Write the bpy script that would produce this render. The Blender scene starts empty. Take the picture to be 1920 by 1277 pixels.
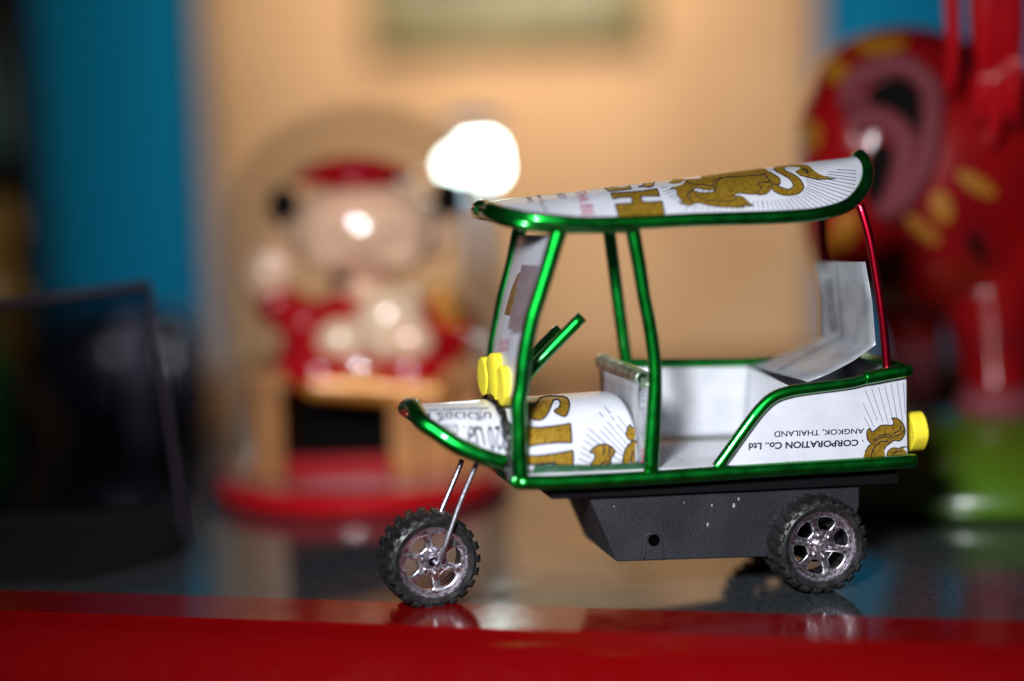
import bpy, bmesh, math, random
from mathutils import Vector, Matrix
from mathutils.bvhtree import BVHTree
random.seed(4)
scene = bpy.context.scene
C = scene.collection
R = math.radians

# ------------------------------------------------------------------ camera
FPX = 3860.0; CX, CY = 960.0, 638.5
CAM_H = 0.160; PITCH = math.atan(498/3860); ROLL = R(1.8)
Fv = Vector((0, math.cos(PITCH), -math.sin(PITCH)))
R0 = Vector((1, 0, 0)); U0 = Vector((0, math.sin(PITCH), math.cos(PITCH)))
Rv = R0*math.cos(ROLL) - U0*math.sin(ROLL)
Uv = R0*math.sin(ROLL) + U0*math.cos(ROLL)
CAMP = Vector((0, 0, CAM_H))
cam = bpy.data.cameras.new("camera"); cam_o = bpy.data.objects.new("camera", cam); C.objects.link(cam_o)
M = Matrix((Rv, Uv, -Fv)).transposed().to_4x4(); M.translation = CAMP
cam_o.matrix_world = M
cam.sensor_width = 36.0; cam.lens = 36.0*FPX/1920
cam.clip_start = 0.01; cam.clip_end = 50
cam.dof.use_dof = True; cam.dof.focus_distance = 0.628
cam.dof.aperture_fstop = cam.lens/40.0
cam.dof.aperture_blades = 0
scene.camera = cam_o

# ------------------------------------------------------------------ world and light
w = bpy.data.worlds.new("World"); scene.world = w; w.use_nodes = True
w.node_tree.nodes["Background"].inputs[0].default_value = (0.55, 0.62, 0.8, 1)
w.node_tree.nodes["Background"].inputs[1].default_value = 0.024
scene.view_settings.view_transform = 'Standard'; scene.view_settings.look = 'None'
scene.view_settings.exposure = 0; scene.view_settings.gamma = 1
scene.cycles.use_denoising = True
scene.cycles.max_bounces = 10; scene.cycles.transparent_max_bounces = 16
scene.cycles.caustics_reflective = False; scene.cycles.caustics_refractive = False
scene.cycles.sample_clamp_indirect = 20

def area(name, loc, target, size, power, col, shape='DISK', size_y=None):
    l = bpy.data.lights.new(name, 'AREA'); l.shape = shape; l.size = size
    if size_y: l.size_y = size_y
    l.energy = power; l.color = col
    o = bpy.data.objects.new(name, l); C.objects.link(o)
    o.location = loc
    o.rotation_euler = (Vector(target)-Vector(loc)).to_track_quat('-Z', 'Y').to_euler()
    return o
kl = area("key_lamp", (-0.115, -0.02, 0.345), (0.035, 0.62, 0.04), 0.11, 0.78, (0.93, 0.96, 1.0))
kl.data.spread = R(50)
cl = area("wall_wash_light", (0.0, 1.03, 0.34), (0.01, 1.30, 0.13), 0.10, 1.1, (1.0, 0.84, 0.62))  # unseen warm light added above the view to brighten the beige wall
cl.data.spread = R(130)

# ------------------------------------------------------------------ rays from the viewpoint used to survey positions
def ray(px, py):
    return (Fv + Rv*((px-CX)/FPX) - Uv*((py-CY)/FPX)).normalized()
def on_table(px, py, z=0.0):
    d = ray(px, py); return CAMP + d*((z-CAM_H)/d.z)
def on_depth(px, py, Y):
    d = ray(px, py); return CAMP + d*(Y/d.y)
PSI = R(13.1)
UH = Vector((math.cos(PSI), math.sin(PSI), 0)); VH = Vector((-math.sin(PSI), math.cos(PSI), 0))
O0 = on_table(1540, 1116) + VH*0.004
def at(px, py, v):
    """vehicle coordinates (mm): u towards the rear, v across, z up"""
    d = ray(px, py); p0 = O0 + VH*(v/1000)
    t = (p0-CAMP).dot(VH)/d.dot(VH)
    p = CAMP + d*t - O0
    return Vector((p.dot(UH)*1000, p.dot(VH)*1000, p.z*1000))
def at_u(px, py, u):
    d = ray(px, py); p0 = O0 + UH*(u/1000)
    t = (p0-CAMP).dot(UH)/d.dot(UH)
    p = CAMP + d*t - O0
    return Vector((p.dot(UH)*1000, p.dot(VH)*1000, p.z*1000))
OFF = Vector((-60, 24, 0))
TUK_M = Matrix((UH, VH, Vector((0, 0, 1)))).transposed().to_4x4(); TUK_M.translation = O0 + UH*(OFF.x/1000) + VH*(OFF.y/1000)
TUK_I = TUK_M.inverted()
def L(p):   # vehicle mm -> local metres
    return (Vector(p)-OFF)/1000

# ------------------------------------------------------------------ materials
def mat(name, col, rough=0.5, metal=0.0, coat=0.0, ior=1.5, noise=None, bump=None, rvar=None, spec=None, emis=None):
    m = bpy.data.materials.new(name); m.use_nodes = True
    nt = m.node_tree; b = nt.nodes["Principled BSDF"]
    b.inputs["Base Color"].default_value = (*col, 1); b.inputs["Roughness"].default_value = rough
    b.inputs["Metallic"].default_value = metal; b.inputs["IOR"].default_value = ior
    b.inputs["Coat Weight"].default_value = coat; b.inputs["Coat Roughness"].default_value = 0.05
    if spec is not None: b.inputs["Specular IOR Level"].default_value = spec
    tc = nt.nodes.new("ShaderNodeTexCoord")
    def nz(scale, detail=4):
        n = nt.nodes.new("ShaderNodeTexNoise"); n.inputs["Scale"].default_value = scale; n.inputs["Detail"].default_value = detail
        nt.links.new(tc.outputs["Object"], n.inputs["Vector"]); return n
    if noise:   # (scale, colour2, lo, hi)
        n = nz(noise[0]); r = nt.nodes.new("ShaderNodeValToRGB")
        r.color_ramp.elements[0].position = noise[2]; r.color_ramp.elements[1].position = noise[3]
        r.color_ramp.elements[0].color = (*noise[1], 1); r.color_ramp.elements[1].color = (*col, 1)
        nt.links.new(n.outputs["Fac"], r.inputs[0]); nt.links.new(r.outputs[0], b.inputs["Base Color"])
    if bump:    # (scale, strength, distance)
        n = nz(bump[0], 3); bp = nt.nodes.new("ShaderNodeBump"); bp.inputs["Strength"].default_value = bump[1]; bp.inputs["Distance"].default_value = bump[2]
        nt.links.new(n.outputs["Fac"], bp.inputs["Height"]); nt.links.new(bp.outputs[0], b.inputs["Normal"])
    if rvar:    # (scale, lo, hi)
        n = nz(rvar[0], 5); mr = nt.nodes.new("ShaderNodeMapRange"); mr.inputs["From Min"].default_value = 0.35; mr.inputs["From Max"].default_value = 0.65
        mr.inputs["To Min"].default_value = rvar[1]; mr.inputs["To Max"].default_value = rvar[2]
        nt.links.new(n.outputs["Fac"], mr.inputs["Value"]); nt.links.new(mr.outputs[0], b.inputs["Roughness"])
    if emis:
        b.inputs["Emission Color"].default_value = (*emis[0], 1); b.inputs["Emission Strength"].default_value = emis[1]
    return m
MG = mat("green_lacquer", (0.006, 0.33, 0.03), 0.34, 1.0, 1.0, noise=(60, (0.004, 0.24, 0.03), 0.30, 0.6), bump=(110, 0.10, 0.0006), rvar=(200, 0.30, 0.40))
MRED = mat("red_lacquer_tube", (0.50, 0.008, 0.03), 0.35, 1.0, 0.6, bump=(400, 0.1, 0.0002))
MW = mat("printed_white_sheet", (0.66, 0.67, 0.73), 0.22, 0.05, 0.5, noise=(90, (0.57, 0.58, 0.64), 0.3, 0.6), bump=(70, 0.12, 0.0006))
MAL = mat("bare_sheet", (0.64, 0.65, 0.69), 0.34, 0.1, 0.2, noise=(60, (0.50, 0.51, 0.55), 0.25, 0.65), bump=(90, 0.2, 0.0007), rvar=(120, 0.25, 0.5))
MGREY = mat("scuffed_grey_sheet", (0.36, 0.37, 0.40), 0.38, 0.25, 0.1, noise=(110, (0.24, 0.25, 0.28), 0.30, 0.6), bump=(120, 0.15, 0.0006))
MROLL = mat("rolled_sheet_edge", (0.35, 0.42, 0.33), 0.3, 0.8, 0.2, noise=(200, (0.10, 0.16, 0.10), 0.35, 0.6), bump=(300, 0.4, 0.0006))
MGOLD = mat("gold_print", (0.50, 0.29, 0.03), 0.36, 0.5, 0.35, noise=(900, (0.27, 0.155, 0.012), 0.35, 0.62))
MINK = mat("dark_print", (0.008, 0.007, 0.022), 0.6, 0, 0, spec=.25)
MRAY = mat("fine_grey_print", (0.09, 0.09, 0.16), 0.55, 0, 0, spec=.25)
MREDP = mat("red_print", (0.42, 0.02, 0.09), 0.35, 0, 0.4)
MMAUVE = mat("mauve_print", (0.24, 0.18, 0.20), 0.4, 0.1, 0.2, noise=(300, (0.19, 0.14, 0.16), .3, .6))
MBROWN = mat("brown_print", (0.16, 0.07, 0.012), 0.4, 0.2, 0.2)
MY = mat("yellow_foam", (0.90, 0.74, 0.03), 0.75, 0, 0, bump=(1500, 0.5, 0.0003), noise=(700, (0.72, 0.58, 0.03), 0.2, 0.5))
MBLK = mat("black_plastic", (0.014, 0.015, 0.021), 0.48, 0, 0, noise=(2500, (0.007, 0.007, 0.010), 0.3, 0.6), bump=(2200, 0.6, 0.0003), rvar=(60, 0.4, 0.6))
MDIRT = mat("dried_pale_fleck", (0.30, 0.26, 0.24), 0.8)
MRUB = mat("tyre_rubber", (0.007, 0.007, 0.008), 0.38, 0, 0, noise=(500, (0.013, 0.013, 0.014), 0.3, 0.6), bump=(1200, 0.5, 0.0003), rvar=(300, 0.3, 0.6))
MCH = mat("dusty_chrome", (0.74, 0.70, 0.76), 0.28, 1.0, 0, noise=(1500, (0.66, 0.60, 0.67), 0.30, 0.55), rvar=(900, 0.22, 0.40), bump=(1500, 0.12, 0.0002))
MWIRE = mat("steel_wire", (0.50, 0.49, 0.56), 0.36, 1.0, 0, bump=(1500, 0.5, 0.0002))
MHOLE = mat("recess_shade", (0.001, 0.001, 0.001), 1.0, spec=0.0)  # flat black standing in for the shade inside the screw hole and hubs
MGLUE = mat("black_glue", (0.003, 0.003, 0.003), 0.25, 0, 0.2, bump=(900, 0.9, 0.0012))

# ------------------------------------------------------------------ mesh helpers
def link(name, me, m, parent=None, smooth=True, label=None, kind=None):
    o = bpy.data.objects.new(name, me); C.objects.link(o)
    if m is not None:
        me.materials.clear(); me.materials.append(m)
    if smooth:
        me.shade_smooth()
    if parent is not None: o.parent = parent
    if label: o["label"] = label
    if kind: o["kind"] = kind
    return o
def thing(o, label, cat, group=None):
    o["label"] = label; o["category"] = cat
    if group: o["group"] = group
    return o
def empty(name, loc=(0, 0, 0), mtx=None):
    o = bpy.data.objects.new(name, None); C.objects.link(o); o.empty_display_size = 0.01
    if mtx is not None: o.matrix_world = mtx
    else: o.location = loc
    return o
def mesh(name, vs, fs):
    me = bpy.data.meshes.new(name); me.from_pydata([tuple(v) for v in vs], [], fs); me.update(); return me
def sharp(o, ang=32):
    me = o.data
    me.shade_smooth()
    bm = bmesh.new(); bm.from_mesh(me)
    for e in bm.edges:
        e.smooth = not (len(e.link_faces) == 2 and e.calc_face_angle(0) > R(ang))
    bm.to_mesh(me); bm.free()
def solid(o, t, off=0):
    md = o.modifiers.new("thickness", 'SOLIDIFY'); md.thickness = t; md.offset = off; return o
def bevel(o, wd, seg=2, ang=35):
    md = o.modifiers.new("edge", 'BEVEL'); md.width = wd; md.segments = seg; md.limit_method = 'ANGLE'; md.angle_limit = R(ang); return o
def cat(pts, n=8, closed=False):
    P = [Vector(p) for p in pts]; out = []
    if len(P) < 3 and not closed: return P
    N = len(P)
    rng = range(N) if closed else range(N-1)
    for i in rng:
        if closed: a, b, c, d = P[(i-1) % N], P[i], P[(i+1) % N], P[(i+2) % N]
        else: a, b, c, d = P[max(i-1, 0)], P[i], P[i+1], P[min(i+2, N-1)]
        for k in range(n):
            t = k/n
            out.append(0.5*((2*b)+(c-a)*t+(2*a-5*b+4*c-d)*t*t+(3*b-a-3*c+d)*t**3))
    if not closed: out.append(P[-1])
    return out
def tube(pts, rad, n=6, sides=18, hollow=False, rough=0.0, flat=None, closed=False):
    """swept tube; points in metres; rad scalar or list per point; flat: list of (squash) per point"""
    P = [Vector(p) for p in pts]
    rl = rad if isinstance(rad, (list, tuple)) else [rad]*len(P)
    fl = flat if flat else [1.0]*len(P)
    Q = cat([Vector((*p, )) for p in P], n, closed)
    aux = cat([Vector((r, f, 0)) for r, f in zip(rl, fl)], n, closed)
    if len(P) < 3 and not closed: aux = [Vector((r, f, 0)) for r, f in zip(rl, fl)]
    vs, fs = [], []
    N = len(Q); nrm = None; rings = []
    for i in range(N):
        if closed: t = (Q[(i+1) % N]-Q[(i-1) % N]).normalized()
        else: t = (Q[min(i+1, N-1)]-Q[max(i-1, 0)]).normalized()
        if nrm is None:
            a = Vector((0, 1, 0)) if abs(t.y) < 0.9 else Vector((0, 0, 1))
            nrm = (a-t*a.dot(t)).normalized()
        else: nrm = (nrm-t*nrm.dot(t)).normalized()
        bn = t.cross(nrm)
        r = aux[i].x*(1+random.uniform(-rough, rough))
        rings.append(len(vs))
        for k in range(sides):
            an = 2*math.pi*k/sides
            vs.append(Q[i]+nrm*math.cos(an)*r*aux[i].y+bn*math.sin(an)*r)
    for i in range(N if closed else N-1):
        a, b = rings[i], rings[(i+1) % N]
        for k in range(sides):
            fs.append((a+k, a+(k+1) % sides, b+(k+1) % sides, b+k))
    if not closed:
        for end, s in ((0, -1), (N-1, 1)):
            base = rings[end]; t = (Q[1]-Q[0]).normalized() if end == 0 else (Q[-1]-Q[-2]).normalized()
            c = Q[end]; r = aux[end].x
            steps = [(0.72, 0.0), (0.66, -1.6)] if hollow else [(0.90, 0.10), (0.6, 0.16)]
            prev = base
            for sc, dep in steps:
                nb = len(vs)
                for k in range(sides):
                    vs.append(c+(vs[base+k]-c)*sc+t*s*dep*r)
                for k in range(sides):
                    q = (prev+k, prev+(k+1) % sides, nb+(k+1) % sides, nb+k)
                    fs.append(q if s > 0 else q[::-1])
                prev = nb
            q = tuple(prev+k for k in range(sides)); fs.append(q if s > 0 else q[::-1])
    bm = bmesh.new(); me = mesh("tube", vs, fs); bm.from_mesh(me); bmesh.ops.recalc_face_normals(bm, faces=bm.faces); bm.to_mesh(me); bm.free()
    return me
def grid_mesh(rows, closed_u=False):
    vs = [p for r in rows for p in r]; n = len(rows[0]); fs = []
    for i in range(len(rows)-1):
        for j in range(n-1):
            fs.append((i*n+j, i*n+j+1, (i+1)*n+j+1, (i+1)*n+j))
    return mesh("sheet", vs, fs)
def prism(poly, ext, name="prism"):
    """poly: list of Vector; ext: Vector extrusion"""
    n = len(poly); vs = list(poly)+[p+ext for p in poly]
    fs = [tuple(range(n))[::-1], tuple(range(n, 2*n))]
    for i in range(n): fs.append((i, (i+1) % n, n+(i+1) % n, n+i))
    me = mesh(name, vs, fs); bm = bmesh.new(); bm.from_mesh(me); bmesh.ops.recalc_face_normals(bm, faces=bm.faces); bm.to_mesh(me); bm.free()
    return me
def lathe(prof, seg=48, axis='z', cap=True):
    vs, fs = [], []
    for r, h in prof:
        for k in range(seg):
            a = 2*math.pi*k/seg
            if axis == 'z': vs.append((r*math.cos(a), r*math.sin(a), h))
            elif axis == 'x': vs.append((h, r*math.cos(a), r*math.sin(a)))
            else: vs.append((r*math.cos(a), h, r*math.sin(a)))
    n = len(prof)
    for i in range(n-1):
        for k in range(seg): fs.append((i*seg+k, i*seg+(k+1) % seg, (i+1)*seg+(k+1) % seg, (i+1)*seg+k))
    if cap:
        fs.append(tuple(range(seg))[::-1]); fs.append(tuple((n-1)*seg+k for k in range(seg)))
    me = mesh("lathe", vs, fs); bm = bmesh.new(); bm.from_mesh(me)
    bmesh.ops.remove_doubles(bm, verts=bm.verts, dist=1e-7); bmesh.ops.recalc_face_normals(bm, faces=bm.faces); bm.to_mesh(me); bm.free()
    return me
def join_meshes(mes):
    bm = bmesh.new()
    for m_ in mes: bm.from_mesh(m_)
    me = bpy.data.meshes.new("joined"); bm.to_mesh(me); bm.free(); return me
def eval_mesh(o):
    dg = bpy.context.evaluated_depsgraph_get(); me = bpy.data.meshes.new_from_object(o.evaluated_get(dg))
    return me
def blob(ells, voxel=0.0012, smooth=6):
    """one continuous body: ellipsoids (centre, radii, rotation) or capsules merged by a voxel remesh"""
    bm = bmesh.new()
    for c, r in ells:
        m_ = Matrix.Translation(Vector(c)) @ Matrix.Diagonal((*r, 1))
        bmesh.ops.create_icosphere(bm, subdivisions=4, radius=1, matrix=m_)
    me = bpy.data.meshes.new("body"); bm.to_mesh(me); bm.free()
    o = bpy.data.objects.new("body", me); C.objects.link(o)
    md = o.modifiers.new("r", 'REMESH'); md.mode = 'VOXEL'; md.voxel_size = voxel
    ms = o.modifiers.new("s", 'SMOOTH'); ms.factor = 0.5; ms.iterations = smooth
    bpy.context.view_layer.update()
    out = eval_mesh(o); bpy.data.objects.remove(o); return out
def capsule(p0, p1, r0, r1, n=7):
    p0, p1 = Vector(p0), Vector(p1)
    return [(p0.lerp(p1, i/(n-1)), (r0+(r1-r0)*i/(n-1),)*3) for i in range(n)]

# ------------------------------------------------------------------ flat print laid on sheets
class Surf:
    def __init__(s, o, mtx):
        vs = [mtx @ v.co for v in o.data.vertices]; s.b = BVHTree.FromPolygons(vs, [tuple(p.vertices) for p in o.data.polygons]); s.o = o; s.m = mtx
    def hit(s, px, py, off):
        h, n, i, d = s.b.ray_cast(CAMP, ray(px, py))
        if h is None: return None
        if n.dot(ray(px, py)) > 0: n = -n
        return h+n*off
def fill2d(loops):
    cu = bpy.data.curves.new("f", 'CURVE'); cu.dimensions = '2D'; cu.fill_mode = 'BOTH'
    for lp in loops:
        sp = cu.splines.new('POLY'); sp.points.add(len(lp)-1)
        for q, p in zip(sp.points, lp): q.co = (p[0], -p[1], 0, 1)
        sp.use_cyclic_u = True
    o = bpy.data.objects.new("f", cu); C.objects.link(o)
    me = bpy.data.meshes.new_from_object(o.evaluated_get(bpy.context.evaluated_depsgraph_get()))
    bpy.data.objects.remove(o); bpy.data.curves.remove(cu); return me
def lay(me2d, surf, off, m, name, parent, maxlen=9, flipy=True):
    bm = bmesh.new(); bm.from_mesh(me2d)
    bmesh.ops.triangulate(bm, faces=bm.faces)
    for _ in range(4):
        es = [e for e in bm.edges if e.calc_length() > maxlen]
        if not es: break
        bmesh.ops.subdivide_edges(bm, edges=es, cuts=1)
        bmesh.ops.triangulate(bm, faces=bm.faces)
    bad = []
    I = surf.m.inverted()
    for v in bm.verts:
        h = surf.hit(v.co.x, -v.co.y if flipy else v.co.y, off)
        if h is None: bad.append(v)
        else: v.co = I @ h
    bmesh.ops.delete(bm, geom=bad, context='VERTS')
    me = bpy.data.meshes.new(name); bm.to_mesh(me); bm.free()
    if len(me.polygons) == 0: return None
    return link(name, me, m, parent, smooth=False)
def stroke2d(lines, wd):
    vs, fs = [], []
    for ln in lines:
        P = [Vector((p[0], -p[1], 0)) for p in ln]
        if len(P) > 2: P = cat(P, 5)
        b0 = len(vs)
        for i, p in enumerate(P):
            t = (P[min(i+1, len(P)-1)]-P[max(i-1, 0)]).normalized(); nn = Vector((-t.y, t.x, 0))*wd/2
            vs += [p+nn, p-nn]
        for i in range(len(P)-1):
            fs.append((b0+2*i, b0+2*i+1, b0+2*i+3, b0+2*i+2))
    return mesh("strokes", vs, fs)
def text2d(body, quad, bold=0.0):
    """quad: px corners baseline-start, baseline-end, top-end, top-start"""
    cu = bpy.data.curves.new("t", 'FONT'); cu.body = body; cu.size = 1; cu.offset = bold
    o = bpy.data.objects.new("t", cu); C.objects.link(o)
    me = bpy.data.meshes.new_from_object(o.evaluated_get(bpy.context.evaluated_depsgraph_get()))
    bpy.data.objects.remove(o); bpy.data.curves.remove(cu)
    if not me.vertices: return me
    xs = [v.co.x for v in me.vertices]; ys = [v.co.y for v in me.vertices]
    x0, x1, y0, y1 = min(xs), max(xs), min(ys), max(ys)
    a, b, c, d = [Vector(q) for q in quad]
    for v in me.vertices:
        s = (v.co.x-x0)/max(x1-x0, 1e-6); t = (v.co.y-y0)/max(y1-y0, 1e-6)
        p = (a*(1-s)+b*s)*(1-t)+(d*(1-s)+c*s)*t
        v.co = (p.x, -p.y, 0)
    return me
def cs(x0, y0, s, pts): return [(x0+p[0]/s, y0+p[1]/s) for p in pts]
def sm(pts, n=4): return [(p.x, p.y) for p in cat([Vector((*p, 0)) for p in pts], n, True)]

# ================================================================== SETTING
MWALLB = mat("blue_painted_wall", (0.0, 0.18, 0.42), 0.6, spec=0.1, noise=(3, (0.0, 0.17, 0.37), 0.3, 0.7), bump=(60, 0.2, 0.001))
MWALLC = mat("beige_painted_wall", (0.56, 0.355, 0.205), 0.7, noise=(7, (0.40, 0.235, 0.125), 0.28, 0.62), bump=(50, 0.2, 0.001))
MGLASS = mat("dark_glass_top", (0.022, 0.027, 0.032), 0.045, 0, 0, ior=1.75, rvar=(30, 0.04, 0.15), noise=(500, (0.045, 0.048, 0.05), 0.4, 0.6))
MFRAME = mat("red_lacquered_frame", (0.145, 0.0007, 0.0012), 0.15, 0, 0.0, rvar=(110, 0.10, 0.22), bump=(35, 0.05, 0.001))
MWOOD = mat("brown_wood", (0.42, 0.19, 0.055), 0.45, noise=(14, (0.28, 0.11, 0.03), 0.3, 0.7))
def box(name, x0, x1, y0, y1, z0, z1, m, parent=None, bev=0.0, kind=None):
    me = prism([Vector((x0, y0, z0)), Vector((x1, y0, z0)), Vector((x1, y1, z0)), Vector((x0, y1, z0))], Vector((0, 0, z1-z0)))
    o = link(name, me, m, parent, smooth=False, kind=kind)
    if bev: bevel(o, bev)
    return o
FL, FR = on_table(0, 1105, .0015), on_table(1920, 1164, .0015)      # inner edge of the frame
NL, NR = on_table(0, 1146, .0015), on_table(1920, 1213, .0015)      # outer edge
def ext(a, b, x): return a + (b-a)*((x-a.x)/(b.x-a.x))
fa, fb, na, nb = ext(FL, FR, -0.6), ext(FL, FR, 0.7), ext(NL, NR, -0.6), ext(NL, NR, 0.7)
for p in (fa, fb, na, nb): p.z = 0
YB = 0.955
table = empty("display_table", (0, 0.75, 0))
thing(table, "display table with a dark glossy glass top and a red front rail under everything", "table")
def tl(p): return Vector(p)-table.location
link("glass_top", prism([tl(q) for q in (Vector((fa.x, fa.y+.0002, -.006)), Vector((fb.x, fb.y+.0002, -.006)), Vector((0.7, YB, -.006)), Vector((-0.6, YB, -.006)))], Vector((0, 0, .006))), MGLASS, table, smooth=False)
# front rail: flat top, front face swelling out and rolling under
rows = []
for e, (i_, o_) in enumerate(((fa, na), (fb, nb))):
    out = (o_-i_).normalized()
    prof = [(i_, -.05), (i_, .0011), (i_+out*.0004, .0015), (o_-out*.0006, .0015)]
    R_ = .030
    for k in range(15):
        a_ = R(78-k*8); prof.append((o_-out*.0002+out*R_*(math.cos(a_)-math.cos(R(78))), .0012+R_*(math.sin(a_)-math.sin(R(78)))))
    prof.append((i_, -.05))
    rows.append([tl(p+Vector((0, 0, z))) for p, z in prof])
rows = [[a_.lerp(b_, t) for a_, b_ in zip(*rows)] for t in [k/12 for k in range(13)]]
fr = link("front_rail", grid_mesh(rows), MFRAME, table, label="glossy red front rail"); sharp(fr, 30)
box("back_ledge", -0.6, 0.7, YB+.001-.75, YB+.06-.75, -.05, .020, MWOOD, table, .002)["label"] = "brown wooden back ledge"
box("blue_wall", -1.1, 1.3, 1.312, 1.35, -0.6, 1.6, MWALLB, kind="structure")
xl = on_depth(388, 300, 1.30).x; xr = on_depth(1532, 60, 1.30).x
box("beige_wall", xl, xr, 1.30, 1.3117, -0.6, 1.6, MWALLC, bev=.004, kind="structure")
box("floor", -3, 3, -2, 1.3119, -0.72, -0.70, mat("dark_floor", (0.05, 0.045, 0.04), 0.5, noise=(3, (0.03, .03, .03), .3, .7)), kind="structure")

# ================================================================== TOY TUK-TUK
tuk = empty("toy_tuk_tuk", mtx=TUK_M)
thing(tuk, "toy three-wheeled tuk-tuk made from cut white beer cans and green wire", "toy tuk-tuk")
def part(name, me, m, smooth=True, parent=None, label=None): return link(name, me, m, parent or tuk, smooth, label)
def Lp(px, py, v): return L(at(px, py, v))

# ---- roof
near_edge = [(917, 388, 24), (925, 393, 15), (950, 401, 6), (995, 410, 0), (1045, 415, -2), (1100, 419, -2), (1200, 417, -2), (1300, 412, -2),
             (1400, 409, -2), (1480, 406, -2), (1540, 400, 0), (1590, 384, 4), (1619, 352, 11), (1626, 320, 17), (1612, 292, 24)]
NE = [at(*p) for p in near_edge]
NEs = cat(NE, 6)
crest = [at(917, 386, 24), at(950, 375, 24), at(1063, 362, 24), at(1133, 353, 24), at(1240, 340, 24), at(1357, 325, 24), at(1451, 313, 24), at(1550, 301, 24), at(1590, 296, 24), at(1612, 292, 24)]
crs = cat(crest, 6)
def interp(L_, u, k):
    for a, b in zip(L_, L_[1:]):
        if a.x <= u <= b.x:
            t = (u-a.x)/max(b.x-a.x, 1e-6); return a[k]+(b[k]-a[k])*t
    return L_[0][k] if u < L_[0].x else L_[-1][k]
mono = [NEs[0]]
for p in NEs[1:]:
    if p.x > mono[-1].x+1e-4: mono.append(p)
u0, u1 = mono[0].x, mono[-1].x
rows = []
for i in range(61):
    q = 0.5-0.5*math.cos(math.pi*i/60); u = u0+(u1-u0)*q
    ve, ze = interp(mono, u, 1), interp(mono, u, 2); zc = max(interp(crs, u, 2), ze)
    hw = 24-ve
    rows.append([L((u, 24+hw*s, ze+(zc-ze)*(1-abs(s)**2.1))) for s in [(-1+2*j/28) for j in range(29)]])
roof = part("roof_sheet", grid_mesh(rows), MW); solid(roof, .0002)
far = [Vector((p.x, 48-p.y, p.z)) for p in NE[1:-1]][::-1]
loop = [L(p) for p in NE]+[L(p) for p in far]
part("roof_edge_tube", tube(loop, .00205, n=6, closed=True), MG)
# second tube under the front lip and along the windscreen top
under = [L(at(*p)) for p in [(912, 398, 20), (926, 405, 12), (950, 414, 5), (985, 421, 1), (1040, 426, 0), (1110, 426, -.5), (1190, 425, -.5)]]
part("roof_rail", tube(under, .0019), MG)
unf = [L(Vector((p.x, 48-p.y, p.z))) for p in [at(*q) for q in [(912, 398, 20), (926, 405, 12), (950, 414, 5), (985, 421, 1), (1040, 426, 0), (1110, 426, -.5), (1190, 425, -.5)]]]
part("roof_rail", tube(unf, .0019), MG)
part("roof_rail", tube([under[0]+Vector((.0002, 0, 0)), unf[0]+Vector((.0002, 0, 0))], .0019, n=4), MG)

# ---- posts
FN = [(1052, 422, 1), (1046, 438, 1), (1029, 495, 1), (1009, 560, 1), (996, 603, 1), (984, 665, 1), (977, 728, 1), (972, 759, 1), (973, 800, 1), (974, 850, 1), (977, 893, 1)]
part("front_post", tube([Lp(*p) for p in FN], [.0025, .0025, .00235, .0023, .0023, .0024, .0024, .0025, .0024, .0024, .0023], flat=[1, 1, 1, 1, 1, 1, 1, 1.0, 1, 1, 1]), MG)
FF = [(977, 424, 47), (972, 440, 47), (961, 495, 47), (945, 558, 47), (937, 600, 47), (929, 640, 47), (925, 680, 47), (923, 740, 47), (925, 800, 47)]
part("front_post", tube([Lp(*p) for p in FF], .0023), MG)
MN = [(1186, 424, 1), (1188, 440, 1), (1198, 495, 1), (1208, 558, 1), (1217, 603, 1), (1226, 665, 1), (1228.5, 715, 1), (1225, 791, 1), (1220, 880, 1)]
part("rear_post", tube([Lp(*p) for p in MN], [.0022, .0022, .0021, .0020, .0020, .00205, .0021, .0024, .0025], flat=[1, 1, 1, 1, 1, 1, .95, .8, .8]), MG)
MF = [(1141, 424, 47), (1143, 440, 47), (1152, 510, 47), (1158, 558, 47), (1164, 603, 47), (1171, 655, 47), (1176, 690, 47), (1180, 760, 47), (1180, 840, 47)]
part("rear_post", tube([Lp(*p) for p in MF], .0020), MG)
part("back_stay", tube([Lp(1612, 385, 6), Lp(1619, 405, 5), Lp(1631, 450, 4), Lp(1640, 500, 3.5), Lp(1651, 570, 3), Lp(1659, 640, 3), Lp(1664, 702, 3)], .00135), MRED, label="thin red wire stay at the near rear corner")
part("back_stay", tube([Lp(1542, 392, 42), Lp(1541, 430, 43), Lp(1546, 500, 44), Lp(1554, 580, 45), Lp(1560, 680, 45)], .0016), MRED, label="thin red wire stay at the far rear corner")

# ---- sill, floor, underframe slab
part("sill_tube", tube([Lp(975, 905, 0), Lp(1060, 904, 0), Lp(1200, 897, 0), Lp(1400, 884, 0), Lp(1600, 872, 0), Lp(1715, 864, 0)], .0022), MG)
s0, s1 = at(975, 905, 0), at(1715, 864, 0)
part("sill_tube", tube([L(Vector((p.x, 48, p.z))) for p in (s0, s0.lerp(s1, .5), s1)], .0022), MG)
part("sill_tube", tube([L((s0.x-0.5, 0, s0.z)), L((s0.x-.5, 48, s0.z))], .0021), MG)
fz0, fz1 = at(1000, 889, 1).z, at(1700, 857, 1).z
def slab(u0_, u1_, v0_, v1_, za0, za1, th, name, m, bev=.0003, parent=None):
    me = prism([L((u0_, v0_, za0)), L((u1_, v0_, za1)), L((u1_, v0_, za1-th)), L((u0_, v0_, za0-th))], Vector((0, (v1_-v0_)/1000, 0)))
    o = part(name, me, m, False, parent); bevel(o, bev); return o
ufl0, ufl1 = at(985, 889, 1).x, at(1698, 857, 1).x
slab(ufl0, ufl1, .8, 47.2, fz0, fz1, .5, "floor_sheet", MAL, .0001)
g0, g1 = at(1000, 884, .6), at(1215, 879, .6)
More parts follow.
